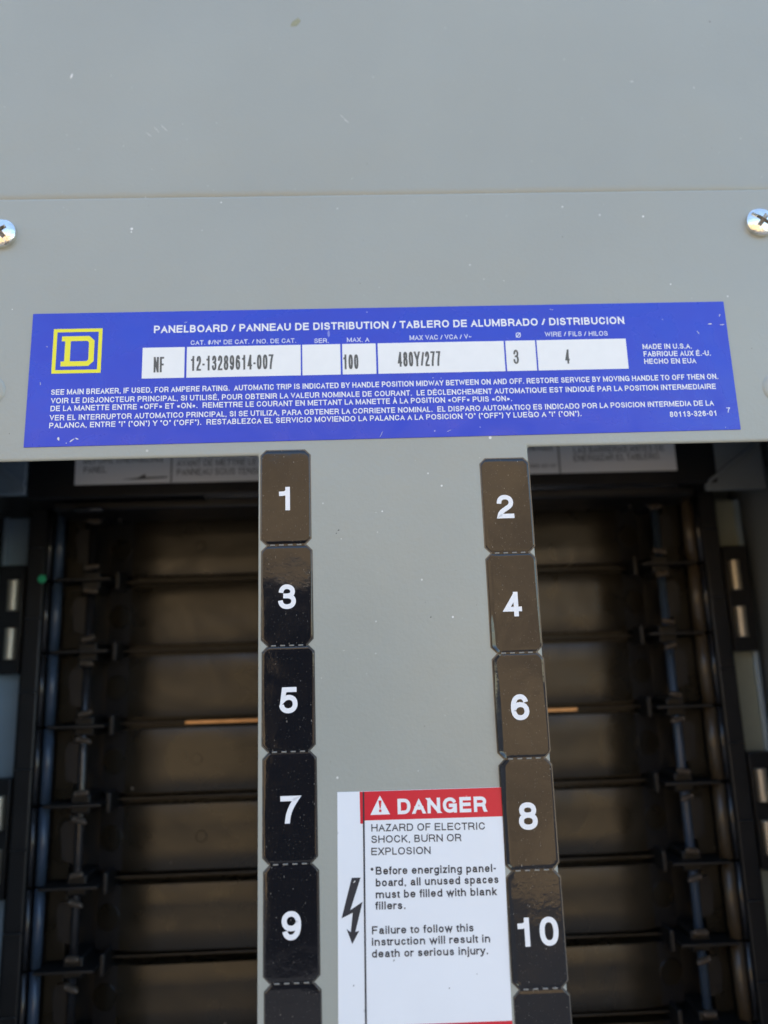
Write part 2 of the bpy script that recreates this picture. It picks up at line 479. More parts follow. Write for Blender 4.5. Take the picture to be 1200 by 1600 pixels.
def plate_print(name, u0, u1, v0, v1, w, m, parent, label=None, th=0.02):
    return box(name, u0, u1, v0, v1, w - th, w, m, parent, label=label)
NAMEPLATE = [
    ('PANELBOARD / PANNEAU DE DISTRIBUTION / TABLERO DE ALUMBRADO / DISTRIBUCION', -38.59, 33.82, 89.84, 33.97, 2.15, 0.19),
    ('SEE MAIN BREAKER, IF USED, FOR AMPERE RATING.  AUTOMATIC TRIP IS INDICATED BY HANDLE POSITION MIDWAY BETWEEN ON AND OFF. RESTORE SERVICE BY MOVING HANDLE TO OFF THEN ON.', -65.03, 16.77, 113.96, 17.35, 1.53, 0.168),
    ('VOIR LE DISJONCTEUR PRINCIPAL, SI UTILISÉ, POUR OBTENIR LA VALEUR NOMINALE DE COURANT.  LE DÉCLENCHEMENT AUTOMATIQUE EST INDIQUÉ PAR LA POSITION INTERMEDIAIRE', -64.89, 14.36, 112.99, 14.52, 1.52, 0.168),
    ('DE LA MANETTE ENTRE «OFF» ET «ON».  REMETTRE LE COURANT EN METTANT LA MANETTE À LA POSITION «OFF» PUIS «ON».', -64.93, 12.23, 57.3, 12.3, 1.51, 0.168),
    ('VER EL INTERRUPTOR AUTOMATICO PRINCIPAL, SI SE UTILIZA, PARA OBTENER LA CORRIENTE NOMINAL.  EL DISPARO AUTOMATICO ES INDICADO POR LA POSICION INTERMEDIA DE LA', -64.95, 9.66, 111.8, 9.79, 1.51, 0.168),
    ('PALANCA, ENTRE "I" ("ON") Y "O" ("OFF").  RESTABLEZCA EL SERVICIO MOVIENDO LA PALANCA A LA POSICION "O" ("OFF") Y LUEGO A "I" ("ON").', -64.99, 7.55, 75.68, 7.64, 1.5, 0.168),
    ('80113-326-01', 99.51, 6.82, 112.4, 6.88, 1.53, 0.168),
    ('7', 115.04, 7.72, 116.09, 7.7, 1.45, 0.155),
    ('MADE IN U.S.A.', 94.14, 26.42, 107.78, 26.33, 1.5, 0.168),
    ('FABRIQUE AUX É.-U.', 94.19, 24.27, 112.76, 24.16, 1.5, 0.168),
    ('HECHO EN EUA', 94.14, 22.13, 108.43, 22.01, 1.49, 0.168),
    ('CAT. #/Nº DE CAT. / NO. DE CAT.', -28.64, 30.18, -0.24, 30.25, 1.3, 0.155),
    ('SER.', 4.6, 30.05, 8.58, 30.06, 1.31, 0.155),
    ('MAX. A', 13.44, 30.15, 19.51, 30.12, 1.31, 0.155),
    ('MAX VAC / VCA / V~', 30.49, 30.36, 47.45, 30.39, 1.4, 0.155),
    ('Ø', 59.48, 30.52, 60.97, 30.49, 1.5, 0.155),
    ('WIRE / FILS / HILOS', 67.59, 30.63, 84.9, 30.56, 1.41, 0.155),
]
FIELD_TEXT = [
    ('NF', -38.33, 22.5, -35.53, 22.53, 4.39, 0.12),
    ('12-13289614-007', -28.57, 22.74, -6.38, 22.81, 4.22, 0.12),
    ('100', 12.24, 22.32, 16.45, 22.32, 4.23, 0.12),
    ('480Y/277', 26.99, 22.74, 38.69, 22.76, 4.24, 0.12),
    ('3', 58.35, 22.9, 59.92, 22.86, 4.08, 0.12),
    ('4', 72.5, 22.69, 73.81, 22.66, 4.09, 0.12),
]
DANGER_TEXT = [
    ('DANGER', 22.91, -90.96, 44.4, -91.14, 3.48, 0.225),
    ('HAZARD OF ELECTRIC', 16.54, -94.61, 43.7, -95.15, 1.65, 0.155),
    ('SHOCK, BURN OR', 16.47, -97.17, 37.91, -97.52, 1.64, 0.155),
    ('EXPLOSION', 16.39, -99.86, 30.47, -100.09, 1.63, 0.155),
    ('Before energizing panel-', 17.32, -104.18, 45.72, -104.6, 1.75, 0.18),
    ('board, all unused spaces', 17.25, -106.75, 46.18, -107.07, 1.74, 0.18),
    ('must be filled with blank', 17.17, -109.32, 45.56, -109.69, 1.73, 0.18),
    ('fillers.', 17.1, -111.72, 24.12, -111.85, 1.72, 0.18),
    ('Failure to follow this', 16.06, -116.94, 39.71, -117.25, 1.7, 0.18),
    ('instruction will result in', 15.99, -119.38, 43.44, -119.7, 1.69, 0.18),
    ('death or serious injury.', 15.92, -121.86, 42.85, -122.18, 1.68, 0.18),
]
INNER_TEXT = [
    ('BEFORE ENERGIZING', -78.61, 15.8, -51.63, 15.82, 2.29, 0.12),
    ('PANEL.', -78.45, 12.4, -70.22, 12.42, 2.27, 0.12),
    ('REMPLACEZ CETTE GARNITURE', -46.86, 17.19, -8.19, 17.04, 2.29, 0.12),
    ('AVANT DE METTRE LE', -46.78, 13.99, -19.42, 13.88, 2.28, 0.12),
    ('PANNEAU SOUS TENSION.', -46.7, 10.81, -14.15, 10.67, 2.27, 0.12),
    ('LAS BARRERAS ANTES DE', 90.96, 15.31, 123.09, 15.46, 2.32, 0.12),
    ('ENERGIZAR EL TABLERO.', 90.72, 12.42, 121.41, 12.47, 2.31, 0.12),
    ('ENERGIZE', 74.41, 16.64, 83.86, 16.65, 2.09, 0.12),
    ('0969-431-01', 74.64, 10.39, 84.5, 10.38, 1.38, 0.12),
]

# ================================================================== SETTING
UC = 22.0                      # middle of the breaker interior
def simple_box_world(name, x0, x1, y0, y1, z0, z1, m, kind=None):
    vs = [Vector((x, y, z)) for z in (z0, z1) for y in (y0, y1) for x in (x0, x1)]
    fs = [(0, 2, 3, 1), (4, 5, 7, 6), (0, 1, 5, 4), (2, 6, 7, 3), (0, 4, 6, 2), (1, 3, 7, 5)]
    o = mesh_obj(name, vs, fs, m)
    if kind: o['kind'] = kind
    return o

g = mesh_obj('ground', [Vector((x, y, -1.06)) for x, y in ((-300, -300), (300, -300), (300, 300), (-300, 300))],
             [(0, 1, 2, 3)], M['asphalt'])
g['kind'] = 'structure'
# unseen sunlit building front, added for brown sticker reflections and warm bounce light
wl = simple_box_world('unseen_wall', -7.0, 1.5, -3.75, -3.5, -1.06, 1.25, M['stucco'], 'structure')
# the phone that takes the picture, mirrored as a black shape in the left-hand stickers
ph = box('smartphone', -43, 33, -200, -4, 214, 222, M['phone'], bev=3)
ph['label'] = 'black smartphone mirrored as a dark shape in the left column of stickers'
ph['category'] = 'phone'

# ================================================================== ENCLOSURE
enc = empty('metal_enclosure', 'dark grey steel box seen deep behind the openings at both outer edges', 'electrical box', loc=P(UC, 0, -100))
def child_of(root, o):
    o.parent = root
    o.matrix_parent_inverse = Matrix.Translation(-root.location)
    return o
def E_(o): return child_of(enc, o)
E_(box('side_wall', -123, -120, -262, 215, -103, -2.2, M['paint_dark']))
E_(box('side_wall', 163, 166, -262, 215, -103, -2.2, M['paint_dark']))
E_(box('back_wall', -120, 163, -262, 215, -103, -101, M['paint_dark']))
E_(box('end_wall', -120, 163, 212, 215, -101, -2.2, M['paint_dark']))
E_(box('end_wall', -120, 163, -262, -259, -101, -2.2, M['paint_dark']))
# corner brackets with a pressed diagonal rib
for s in (-1, 1):
    if s < 0:
        br = box('corner_bracket', -119.5, -98, 5.6, 40, -66, -63, M['galv_blue_light'], bev=.5, label='sheet metal corner bracket tinted as blue lit with a diagonal rib, top left')
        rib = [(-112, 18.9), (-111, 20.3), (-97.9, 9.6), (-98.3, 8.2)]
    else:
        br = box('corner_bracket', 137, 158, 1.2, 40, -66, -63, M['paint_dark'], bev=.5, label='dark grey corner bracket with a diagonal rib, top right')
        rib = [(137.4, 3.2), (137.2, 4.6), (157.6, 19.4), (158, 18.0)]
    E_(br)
    r = prism('rib', rib, -63.2, -61.6, M['galv_blue_light'] if s < 0 else M['paint_dark'], bev=.3)
    r.parent = br

# ================================================================== BREAKER INTERIOR
bi = empty('breaker_interior', 'black plastic breaker mounting interior deep behind both openings of the grey cover', 'breaker interior', loc=P(UC, 0, -100))
def B_(o, label=None):
    if label: o['label'] = label
    return child_of(bi, o)
RV = [2.3 + 24.9, 2.3, -22.3, -47.2, -72.2, -97.4, -122.6, -147.2, -171.0, -195.5]
base = B_(box('base_tray', UC - 126, UC + 126, -215, 3, -100, -94, M['plastic']))

def disc(u, v, w, r, h, m, seg=32, slope=0):
    vs, fs = [], []
    for k in range(seg):
        a = 2 * math.pi * k / seg
        vs.append(P(u + r * math.cos(a), v + r * math.sin(a), w))
    for k in range(seg):
        a = 2 * math.pi * k / seg
        vs.append(P(u + (r - .3) * math.cos(a), v + (r - .3) * math.sin(a), w + h))
    for k in range(seg):
        j = (k + 1) % seg
        fs.append((k, j, seg + j, seg + k))
    fs.append(tuple(range(seg, 2 * seg)))
    for q in vs: q.y -= slope * (q.x - u * MM)
    return mesh_obj('moulding_disc', vs, fs, m)

for i in range(1, len(RV) - 1):
    top, bot = RV[i] - 2.1, RV[i + 1] + 2.1
    # one insulating panel per pole, slightly dished along its length
    vs, fs = [], []
    nu, nv = 28, 6
    for a in range(nu + 1):
        for b in range(nv + 1):
            s = -90 + 180 * a / nu
            t = b / nv
            vv = bot + (top - bot) * t
            edge = min(t, 1 - t)
            ww = -85 - .9 * max(0, 1 - edge / .12) ** 2 - .35 * math.sin(math.pi * t) + .25 * math.sin(s * .05 + i * 1.7)
            ww -= 1.6 * min(1, max(0, (abs(s) - 83) / 7)) ** 2
            vs.append(P(UC + s, vv, ww))
    for a in range(nu):
        for b in range(nv):
            k = a * (nv + 1) + b
            fs.append((k, k + nv + 1, k + nv + 2, k + 1))
    # skirt down to the tray
    n0 = len(vs)
    rim = [a * (nv + 1) for a in range(nu + 1)] + [nu * (nv + 1) + b for b in range(1, nv + 1)] + \
          [a * (nv + 1) + nv for a in range(nu - 1, -1, -1)] + [b for b in range(nv - 1, 0, -1)]
    for r_ in rim:
        q = vs[r_].copy(); q.y = .094
        vs.append(q)
    for k in range(len(rim)):
        j = (k + 1) % len(rim)
        fs.append((rim[k], n0 + k, n0 + j, rim[j]))
    pn = B_(mesh_obj('insulating_panel', vs, fs, M['brownplastic'], smooth=True))
    pn.data.set_sharp_from_angle(angle=math.radians(50))
    mid = (top + bot) / 2
    for s in (-1, 1):
        vs, fs = box_vf(min(UC + s * 90, UC + s * 98.6), max(UC + s * 90, UC + s * 98.6), bot + .2, top - .2, -94, -87.2)
        for q in range(4, 8):     # top face slopes away towards the rail
            if abs(vs[q].x / MM - UC) > 95: vs[q].y += 2.4 * MM
        d = mesh_obj('shaded_panel_end', vs, fs, M['plastic'], pn)  # darker end piece paints in the fade where the panel's reflection stops
        d = disc(UC + s * 94.4, mid, -88.45, 4.3, .3, M['brownplastic'], slope=-s * .279); d.parent = pn
        d = disc(UC + s * (67 if s < 0 else 50) + (i % 3) * 2, mid, -85.6, 2.0, .3, M['brownplastic']); d.parent = pn

for i in range(1, len(RV) - 1):
    v = RV[i]
    B_(box('dividing_ridge', UC - 93, UC + 93, v - .5, v + .5, -94, -88.2, M['ridge'], bev=.35))
    if i in (1, 4):
        if i == 4:
            B_(box('copper_bar', -47.3, 91.0, v - .9, v + .55, -86.1, -84.6, M['copper'], bev=.3), 'bright copper bar glowing in the third gap between the panels')
        else:
            B_(box('copper_bar', -46.5, 60, v - 1.0, v + .8, -88, -86.1, M['copper'], bev=.3), 'dim copper bar at the topmost gap')
    for s in (-1, 1):
        # cheek at the end of each ridge
        B_(box('ridge_cheek', UC + s * 92.5, UC + s * 94.2, v - 3.4, v + 3.4, -94, -80.5, M['matt_black'], bev=.5))
        B_(box('cross_fin', UC + s * 94.2, UC + s * 113.2, v - .45, v + .45, -94, -75.5, M['matt_black'], bev=.15))
        B_(box('clip_block', UC + s * 99.0, UC + s * 105.5, v - 3.2, v + 3.2, -94, -79.5, M['matt_black'], bev=.6))
        for dv in (-4.7, 4.7):
            # rounded retaining finger pointing towards the middle
            u0, u1 = (UC + s * (97.7 + random.uniform(-.3, .5)), UC + s * 102.6)
            jit = random.uniform(-.35, .35)
            vs, fs = [], []
            seg, rings = 12, 7
            for q in range(rings):
                t = q / (rings - 1)
                uu = u0 + (u1 - u0) * (t if q > 2 else t * .6)
                rr = (.35, .75, .95, 1, 1, 1, 1)[q] * .98
                for k in range(seg):
                    a = 2 * math.pi * k / seg
                    vs.append(P(uu, v + dv + jit * (1 - t) + rr * math.cos(a) + .8 * t * (1 if dv > 0 else -1) * -1, -73.5 + 1.5 * rr * math.sin(a) - 2.2 * t))
            for q in range(rings - 1):
                for k in range(seg):
                    a, b = q * seg + k, q * seg + (k + 1) % seg
                    fs.append((a, a + seg, b + seg, b))
            fs.append(tuple(range(seg))); fs.append(tuple(range((rings - 1) * seg, rings * seg)))
            B_(mesh_obj('retaining_finger', vs, fs, M['finger'], smooth=True))

for i in range(0, len(RV) - 1):
    top, bot = RV[i], RV[i + 1]
    if i == 0: top = 1.2; bot = RV[1]
    if i == 0: continue
    for s in (-1, 1):
        # side cheek plates with a black tab as the shade of a window, the glossy side rail and the slotted outer channel, one pole at a time
        B_(box('side_plate', UC + s * 106.2, UC + s * 112.9, bot + .9, top - .9, -94, -83.5, M['brownplastic'], bev=.4))
        B_(prism('dark_window_tab', [(UC + s * 104.4, bot + 6.0), (UC + s * 108.6, bot + 7.4), (UC + s * 109.4, top - 8), (UC + s * 108.2, top - 5.6), (UC + s * 104.4, top - 5.6)],
                 -84, -82.6, M['plastic']))
        B_(cyl_v('side_rail', UC + s * 113.9, -79.6, bot + .5, top - .5, 1.7 if s < 0 else 2.1, M['blue_light_plastic' if s < 0 else 'warm_light_plastic']))
        B_(cyl_v('side_rail', UC + s * 116.9, -78.4, bot + .5, top - .5, 1.0, M['gloss']))
for s in (-1, 1):
    B_(cyl_v('upright_rod', UC + s * 102.7, -81.5, -214, 2, 1.5, M['blue_light_plastic' if s > 0 else 'gloss']))
    ch = B_(box('outer_channel', UC + s * 117.8, UC + s * 123.6, -214, 4, -94, -77.0, M['plastic'], bev=.5))
    B_(box('outer_channel', UC + s * 123.6, UC + s * 127.5, -214, 4, -94, -84.5, M['plastic'], bev=.5))
    for i in range(1, len(RV) - 1):
        mv = (RV[i] + RV[i + 1]) / 2 - (.6 if s < 0 else 0)
        r = box('cross_rib', UC + s * 117.9, UC + s * 123.5, mv - .35, mv + .35, -77.1, -76.3, M['gloss'], bev=.15)
        r.parent = ch

gd = disc(-96.4, -21.6, -76.95, 1.5, .25, M['green'], 16); gd.name = 'green_dot'
B_(gd, 'small green paint dot on the left channel')

# mounting rails of galvanised steel, neutral blocks with threaded studs
for s in (-1, 1):
    mr = B_(box('mounting_rail', UC + s * 126.5, UC + s * 137.4, -214, 3.0, -94, -88, M['galv_blue_light' if s < 0 else 'galv_warm_light'], bev=.6),
            'galvanised rail along the left edge, blue light in its tint' if s < 0 else 'galvanised rail along the right edge, warm light in its tint')
    fl = box('bent_flange', UC + s * 135.6, UC + s * 137.6, -214, 3.0, -88.2, -86.4, M['galv_blue_light'], bev=.5); fl.parent = mr
    for k in range(3):
        v0, v1 = -15.6 - 73.2 * k, -54.0 - 73.2 * k
        tb = B_(box('terminal_block', UC + s * 127.0, UC + s * 133.6 + s * 2.6, v0, v1, -88, -82.8, M['plastic'], bev=.5))
        for a, b in ((-21.0, -32.0), (-38.0, -49.0)):
            prof = []
            n = 22
            hi, lo = a - 73.2 * k, b - 73.2 * k
            for q in range(n + 1):
                vv = lo + (hi - lo) * q / n
                prof.append((vv, 2.1 if q % 2 else 1.8))
            st = cyl_v('threaded_stud', UC + s * 130.4, -82.4, 0, 0, 1, M['brass'], profile=prof)
            st.parent = tb

# cross bar above the panels, carrying the warning label
bar = B_(box('cross_bar', UC - 119, UC + 119, 3.6, 60, -80, -62.6, M['plastic'], bev=.8))
B_(box('cross_bar_step', UC - 112, UC + 112, .2, 3.6, -90, -66.5, M['plastic'], bev=.9))
B_(box('cross_bar_lip', UC - 60, UC + 105, 2.6, 4.6, -67, -62.8, M['gloss'], bev=.8))
B_(box('cross_bar_clip', -82, -72, -.6, 1.2, -67, -64.2, M['gloss'], bev=.8))
wlab = B_(box('warning_label', -81.4, 126.8, 8.3, 44, -62.6, -62.3, M['paper'], bev=.1),
          'blurred white paper warning label in three languages on the cross bar')
for (t, a, b, c, d, h, wt) in INNER_TEXT:
    lettering('printed_line', t, (a, b), (c, d), h, wt, -62.3, M['grey_ink'], wlab)
for u in (-48.6, 20, 85.6):
    o = plate_print('divider_line', u - .25, u + .25, 8.4, 44, -62.26, M['grey_ink'], wlab)
prism('brush_mark', [(-65.5, 9.8), (-60, 10.3), (-57.5, 11.6), (-57.2, 10.4), (-50, 10.6), (-50, 10.1), (-60, 9.7)], -62.29, -62.25, M['grey_ink'], wlab)

# ================================================================== COVER PLATES
def upper_plate():
    # flat sheet whose lower edge is folded back behind the cover
    prof = [(218, -3.4), (79.5, -3.4), (78.2, -3.5), (77.2, -3.8), (76.3, -4.3), (75.4, -5.2), (74.6, -6.6), (74.4, -9), (75.6, -9), (218, -5.2)]
    n = len(prof)
    vs = [P(u, v, w) for u in (-125, 169) for v, w in prof]
    fs = [(i, (i + 1) % n, n + (i + 1) % n, n + i) for i in range(n)] + [tuple(range(n))[::-1], tuple(range(n, 2 * n))]
    o = mesh_obj('upper_cover_plate', vs, fs, M['paint'], smooth=True)
    o.data.set_sharp_from_angle(angle=math.radians(40))
    return o
up = upper_plate()
up['label'] = 'plain grey painted steel plate above the seam'
up['category'] = 'cover plate'

cover = empty('front_cover', 'grey painted steel cover with two dark openings, a blue nameplate and numbered stickers', 'panel cover', loc=P(UC, 0, 0))
def C_(o, label=None):
    if label: o['label'] = label
    return child_of(cover, o)

def cover_plate():
    us = [-125, -94, -10.4, 60.6, 137, 169]
    vr = [75.2, -.7, -245, -260]
    def pt(i, j, w):
        u, v = us[i], vr[j]
        if j == 1: v = {0: -1.1, 1: -1.1, 2: -1.05, 3: -.35, 4: -.4, 5: -.4}[i]
        return P(u, v, w)
    vs = [pt(i, j, 0) for j in range(4) for i in range(6)] + [pt(i, j, -1.45) for j in range(4) for i in range(6)]
    solid = {(a, b) for a in range(5) for b in range(3)} - {(1, 1), (3, 1)}
    fs = []
    id_ = lambda i, j, l: l * 24 + j * 6 + i
    for (a, b) in sorted(solid):
        fs.append((id_(a, b, 0), id_(a, b + 1, 0), id_(a + 1, b + 1, 0), id_(a + 1, b, 0)))
        fs.append((id_(a, b, 1), id_(a + 1, b, 1), id_(a + 1, b + 1, 1), id_(a, b + 1, 1)))
        for (na, nb, e0, e1) in ((a - 1, b, (a, b), (a, b + 1)), (a + 1, b, (a + 1, b + 1), (a + 1, b)),
                                 (a, b - 1, (a + 1, b), (a, b)), (a, b + 1, (a, b + 1), (a + 1, b + 1))):
            if (na, nb) not in solid:
                fs.append((id_(*e0, 0), id_(*e0, 1), id_(*e1, 1), id_(*e1, 0)))
    o = mesh_obj('cover_plate', vs, fs, M['paint'])
    bevel(o, .7, 3, 50)
    return o
plate = C_(cover_plate())

# ---- screws: domed combination head with a real cross recess
def screw(u, v, rot, seed):
    R_, H_ = 4.15, 2.3
    rnd = random.Random(seed)
    nr, na = 34, 96
    vs, fs = [], []
    cols = []
    for i in range(nr + 1):
        r = R_ * (i / nr) if i < nr - 6 else R_
        t = i / (nr - 6)
        if i <= nr - 6: r = R_ * t; z = H_ * (0.30 + .70 * math.sqrt(max(0, 1 - (t * .94) ** 2)))
        else: r = R_ * (1 + .004 * (i - nr + 6)); z = H_ * (.30 + .70 * math.sqrt(1 - .94 ** 2)) * (nr - i) / 6
        for k in range(na):
            a = 2 * math.pi * k / na
            x, y = r * math.cos(a), r * math.sin(a)
            b = a - rot
            xr, yr = r * math.cos(b), r * math.sin(b)
            dep = 0
            arm = min(abs(yr) if abs(xr) < 2.2 else 9, abs(xr) if abs(yr) < 2.2 else 9)
            if arm < .62 - .12 * (r / 2.2): dep = 1.35 * min(1, (2.35 - r) / .8)
            if abs(yr) < .42 and r < 3.5: dep = max(dep, .75)
            zz = z - max(dep, 0) + (rnd.uniform(-.02, .02) if i < nr - 6 else 0)
            vs.append(P(u + x, v + y, max(zz, -.05)))
    for i in range(nr):
        for k in range(na):
            a, b = i * na + k, i * na + (k + 1) % na
            fs.append((a, a + na, b + na, b))
    o = mesh_obj('screw', vs, fs, M['zinc'], smooth=True)
    o.data.set_sharp_from_angle(angle=math.radians(40))
    o.data.materials.append(M['recess_dark'])
    for p in o.data.polygons:
        c = p.center
        du, dv = c.x / MM - u, c.z / MM - v
        r = math.hypot(du, dv)
        if r < 1.6 and -c.y / MM < H_ * .62: p.material_index = 1  # low faces of the recess take the darker, rougher material
    return C_(o)
screw(-81.2, 64.0, math.radians(-50), 1)['label'] = 'zinc screw cut off by the left edge'
screw(131.7, 64.0, math.radians(-38), 2)['label'] = 'zinc screw cut off by the right edge'
for u, v in ((-80.4, 18.4), (129.2, 14.6)):
    vs, fs = [], []
    seg = 28
    for q, (r, z) in enumerate(((3.4, .02), (3.1, .28), (2.6, .4), (1.6, .36), (0.4, .2))):
        for k in range(seg):
            a = 2 * math.pi * k / seg
            vs.append(P(u + r * math.cos(a), v + r * 1.15 * math.sin(a), z))
    for q in range(4):
        for k in range(seg):
            a, b = q * seg + k, q * seg + (k + 1) % seg
            fs.append((a, b, b + seg, a + seg))
    fs.append(tuple(range(4 * seg, 5 * seg)))
    C_(mesh_obj('rivet', vs, fs, M['paint'], smooth=True))

# ---- blue nameplate
npl = C_(prism('nameplate', [(-71.16, 40.12), (118.23, 40.15), (118.3, 2.9), (-71.27, 2.45)], -.02, .16, M['blue'], bev=.06),
         'blue adhesive nameplate with white lettering')
NW = .16
for (t, a, b, c, d, h, wt) in NAMEPLATE:
    lettering('printed_line', t, (a, b), (c, d), h, wt, NW, M['white_ink'] if wt > .156 else M['soft_white_ink'], npl)
FB = [(20.9, 29.4)]
for (a, b) in ((-41.39, -30.15), (-29.57, 0.92), (1.36, 11.61), (12.14, 21.21), (21.74, 56.08), (56.55, 64.69), (65.12, 89.71)):
    plate_print('white_field', a, b, 20.85, 29.62, NW + .04, M['field'], npl, th=.03)
for (t, a, b, c, d, h, wt) in FIELD_TEXT:
    lettering('typed_entry', t, (a, b), (c, d), h, wt, NW + .04, M['grey_ink'], npl, lift=.02)
# yellow emblem: a square frame round an outlined slab letter
def ring_poly(name, outer, inner, w, m, parent):
    n = len(outer)
    vs = [P(*p, w) for p in outer] + [P(*p, w) for p in inner]
    fs = [(i, (i + 1) % n, n + (i + 1) % n, n + i) for i in range(n)]
    return mesh_obj(name, vs, fs, m, parent)
def rect(a, b, c, d): return [(a, c), (b, c), (b, d), (a, d)]
ring_poly('emblem_frame', rect(-65.3, -52.3, 22.75, 35.5), rect(-64.3, -53.3, 23.7, 34.55), NW + .03, M['yellow_ink'], npl)
Do = [(-63.0, 33.35), (-55.7, 33.35), (-54.3, 32.0), (-54.3, 26.1), (-55.7, 24.75), (-63.0, 24.75), (-63.0, 26.15), (-62.1, 26.15), (-62.1, 31.95), (-63.0, 31.95)]
Di = [(-60.6, 31.95), (-56.2, 31.95), (-55.75, 31.5), (-55.75, 26.6), (-56.2, 26.15), (-60.6, 26.15), (-60.6, 26.15), (-60.6, 27.5), (-60.6, 30.6), (-60.6, 31.95)]
def d_letter():
    o = NW + .03
    polys = [[(-63.0, 33.35), (-55.7, 33.35), (-56.2, 31.95), (-63.0, 31.95)],
             [(-55.7, 33.35), (-54.3, 32.0), (-55.75, 31.5), (-56.2, 31.95)],
             [(-54.3, 32.0), (-54.3, 26.1), (-55.75, 26.6), (-55.75, 31.5)],
             [(-54.3, 26.1), (-55.7, 24.75), (-56.2, 26.15), (-55.75, 26.6)],
             [(-55.7, 24.75), (-63.0, 24.75), (-63.0, 26.15), (-56.2, 26.15)],
             [(-62.1, 31.95), (-60.6, 31.95), (-60.6, 26.15), (-62.1, 26.15)]]
    vs, fs = [], []
    for p in polys:
        b = len(vs); vs += [P(*q, o) for q in p]; fs.append(tuple(range(b, b + 4)))
    mesh_obj('emblem_letter', vs, fs, M['yellow_ink'], npl)
d_letter()
# nicks and torn spots in the nameplate
def fleck(name, u, v, ru, rv, ang, w, m, parent, seed=0):
    r = random.Random(seed + int(u * 97) + int(v * 31))
    n = 11
    pts = []
    for k in range(n):
        a = 2 * math.pi * k / n
        q = r.uniform(.55, 1.1)
        x, y = ru * q * math.cos(a), rv * q * math.sin(a)
        pts.append((u + x * math.cos(ang) - y * math.sin(ang), v + x * math.sin(ang) + y * math.cos(ang)))
    return prism(name, pts, w, w + .03, m, parent)
for a in ((-62.4, 4.6, .35, .5, .3), (-58.9, 4.1, .9, .18, .7), (-57.6, 4.5, .55, .2, -.6), (-60.3, 3.4, .15, .15, 0), (-30, 36.8, .5, .07, .2), (40, 4.4, .9, .05, .4), (70, 38.6, .6, .05, -.2), (-68, 20, .08, .5, .1), (110, 31, .08, .6, .5), (113.6, 33.5, .7, .16, 0), (116.9, 33.2, .7, .13, .1),
          (116.6, 36.0, .5, .12, 1.2), (-66.9, 30.5, .35, .08, -.5), (22, 3.9, 1.2, .06, 1.1), (114.2, 3.6, .12, .12, 0)):
    fleck('scuff', a[0], a[1], a[2], a[3], a[4], NW + .01, M['fleck'], npl)

# ---- danger label
dl = C_(prism('danger_label', [(8.66, -85.5), (48.2, -85.7), (48.1, -92.3), (47.1, -158), (7.6, -157.6)], -.02, .14, M['label_white'], bev=.05),
         'white danger label with red header and lightning bolt')
DW = .14
prism('red_header', [(14.0, -85.56), (48.16, -85.74), (48.07, -92.32), (15.0, -92.1), (15.0, -92.8), (14.0, -92.8)], DW, DW + .03, M['red'], dl)
prism('red_header', [(14.3, -135.9), (47.45, -136.15), (47.35, -142.5), (14.2, -142.2)], DW, DW + .03, M['red'], dl)
prism('black_line', [(14.72, -85.6), (15.12, -85.6), (14.1, -157), (13.7, -157)], DW + .03, DW + .05, M['black_ink'], dl)
for (t, a, b, c, d, h, wt) in DANGER_TEXT:
    ink = M['white_ink'] if t == 'DANGER' else M['black_ink']
    lettering('printed_line', t, (a, b), (c, d), h, wt, DW + (.03 if t == 'DANGER' else 0), ink, dl)
prism('warning_triangle', [(16.45, -90.9), (18.83, -86.6), (21.15, -90.9)], DW + .03, DW + .06, M['white_ink'], dl)
prism('exclamation_mark', [(18.45, -87.7), (19.2, -87.7), (18.95, -89.5), (18.7, -89.5)], DW + .06, DW + .08, M['red'], dl)
prism('exclamation_mark', [(18.55, -89.75), (19.1, -89.75), (19.1, -90.3), (18.55, -90.3)], DW + .06, DW + .08, M['red'], dl)
prism('lightning_bolt', [(11.68, -104.65), (13.75, -104.68), (11.2, -111.6), (14.1, -109.92), (12.25, -116.3), (13.15, -116.1), (11.49, -118.83), (10.25, -115.6), (11.2, -116.3), (11.75, -112.2), (9.13, -113.28)],
      DW, DW + .03, M['black_ink'], dl)
disc_pts = [(16.5 + .33 * math.cos(k * math.pi / 8), -102.95 + .33 * math.sin(k * math.pi / 8)) for k in range(16)]
prism('bullet', disc_pts, DW, DW + .03, M['black_ink'], dl)
for a in ((21.0, -122.6, .12, .3, -.5), (11.6, -127.5, .2, .2, 0), (33.5, -128.9, .18, .12, 0), (40, -126.2, .12, .1, 0), (12.3, -105.5, .4, .12, .8), (30, -95.6, .1, .1, 0), (12.5, -97, .1, .1, 0)):
    fleck('scuff', *a, DW + .035, M['fleck_dark'] if a[0] > 20 or a[0] < 12 else M['fleck'], dl)

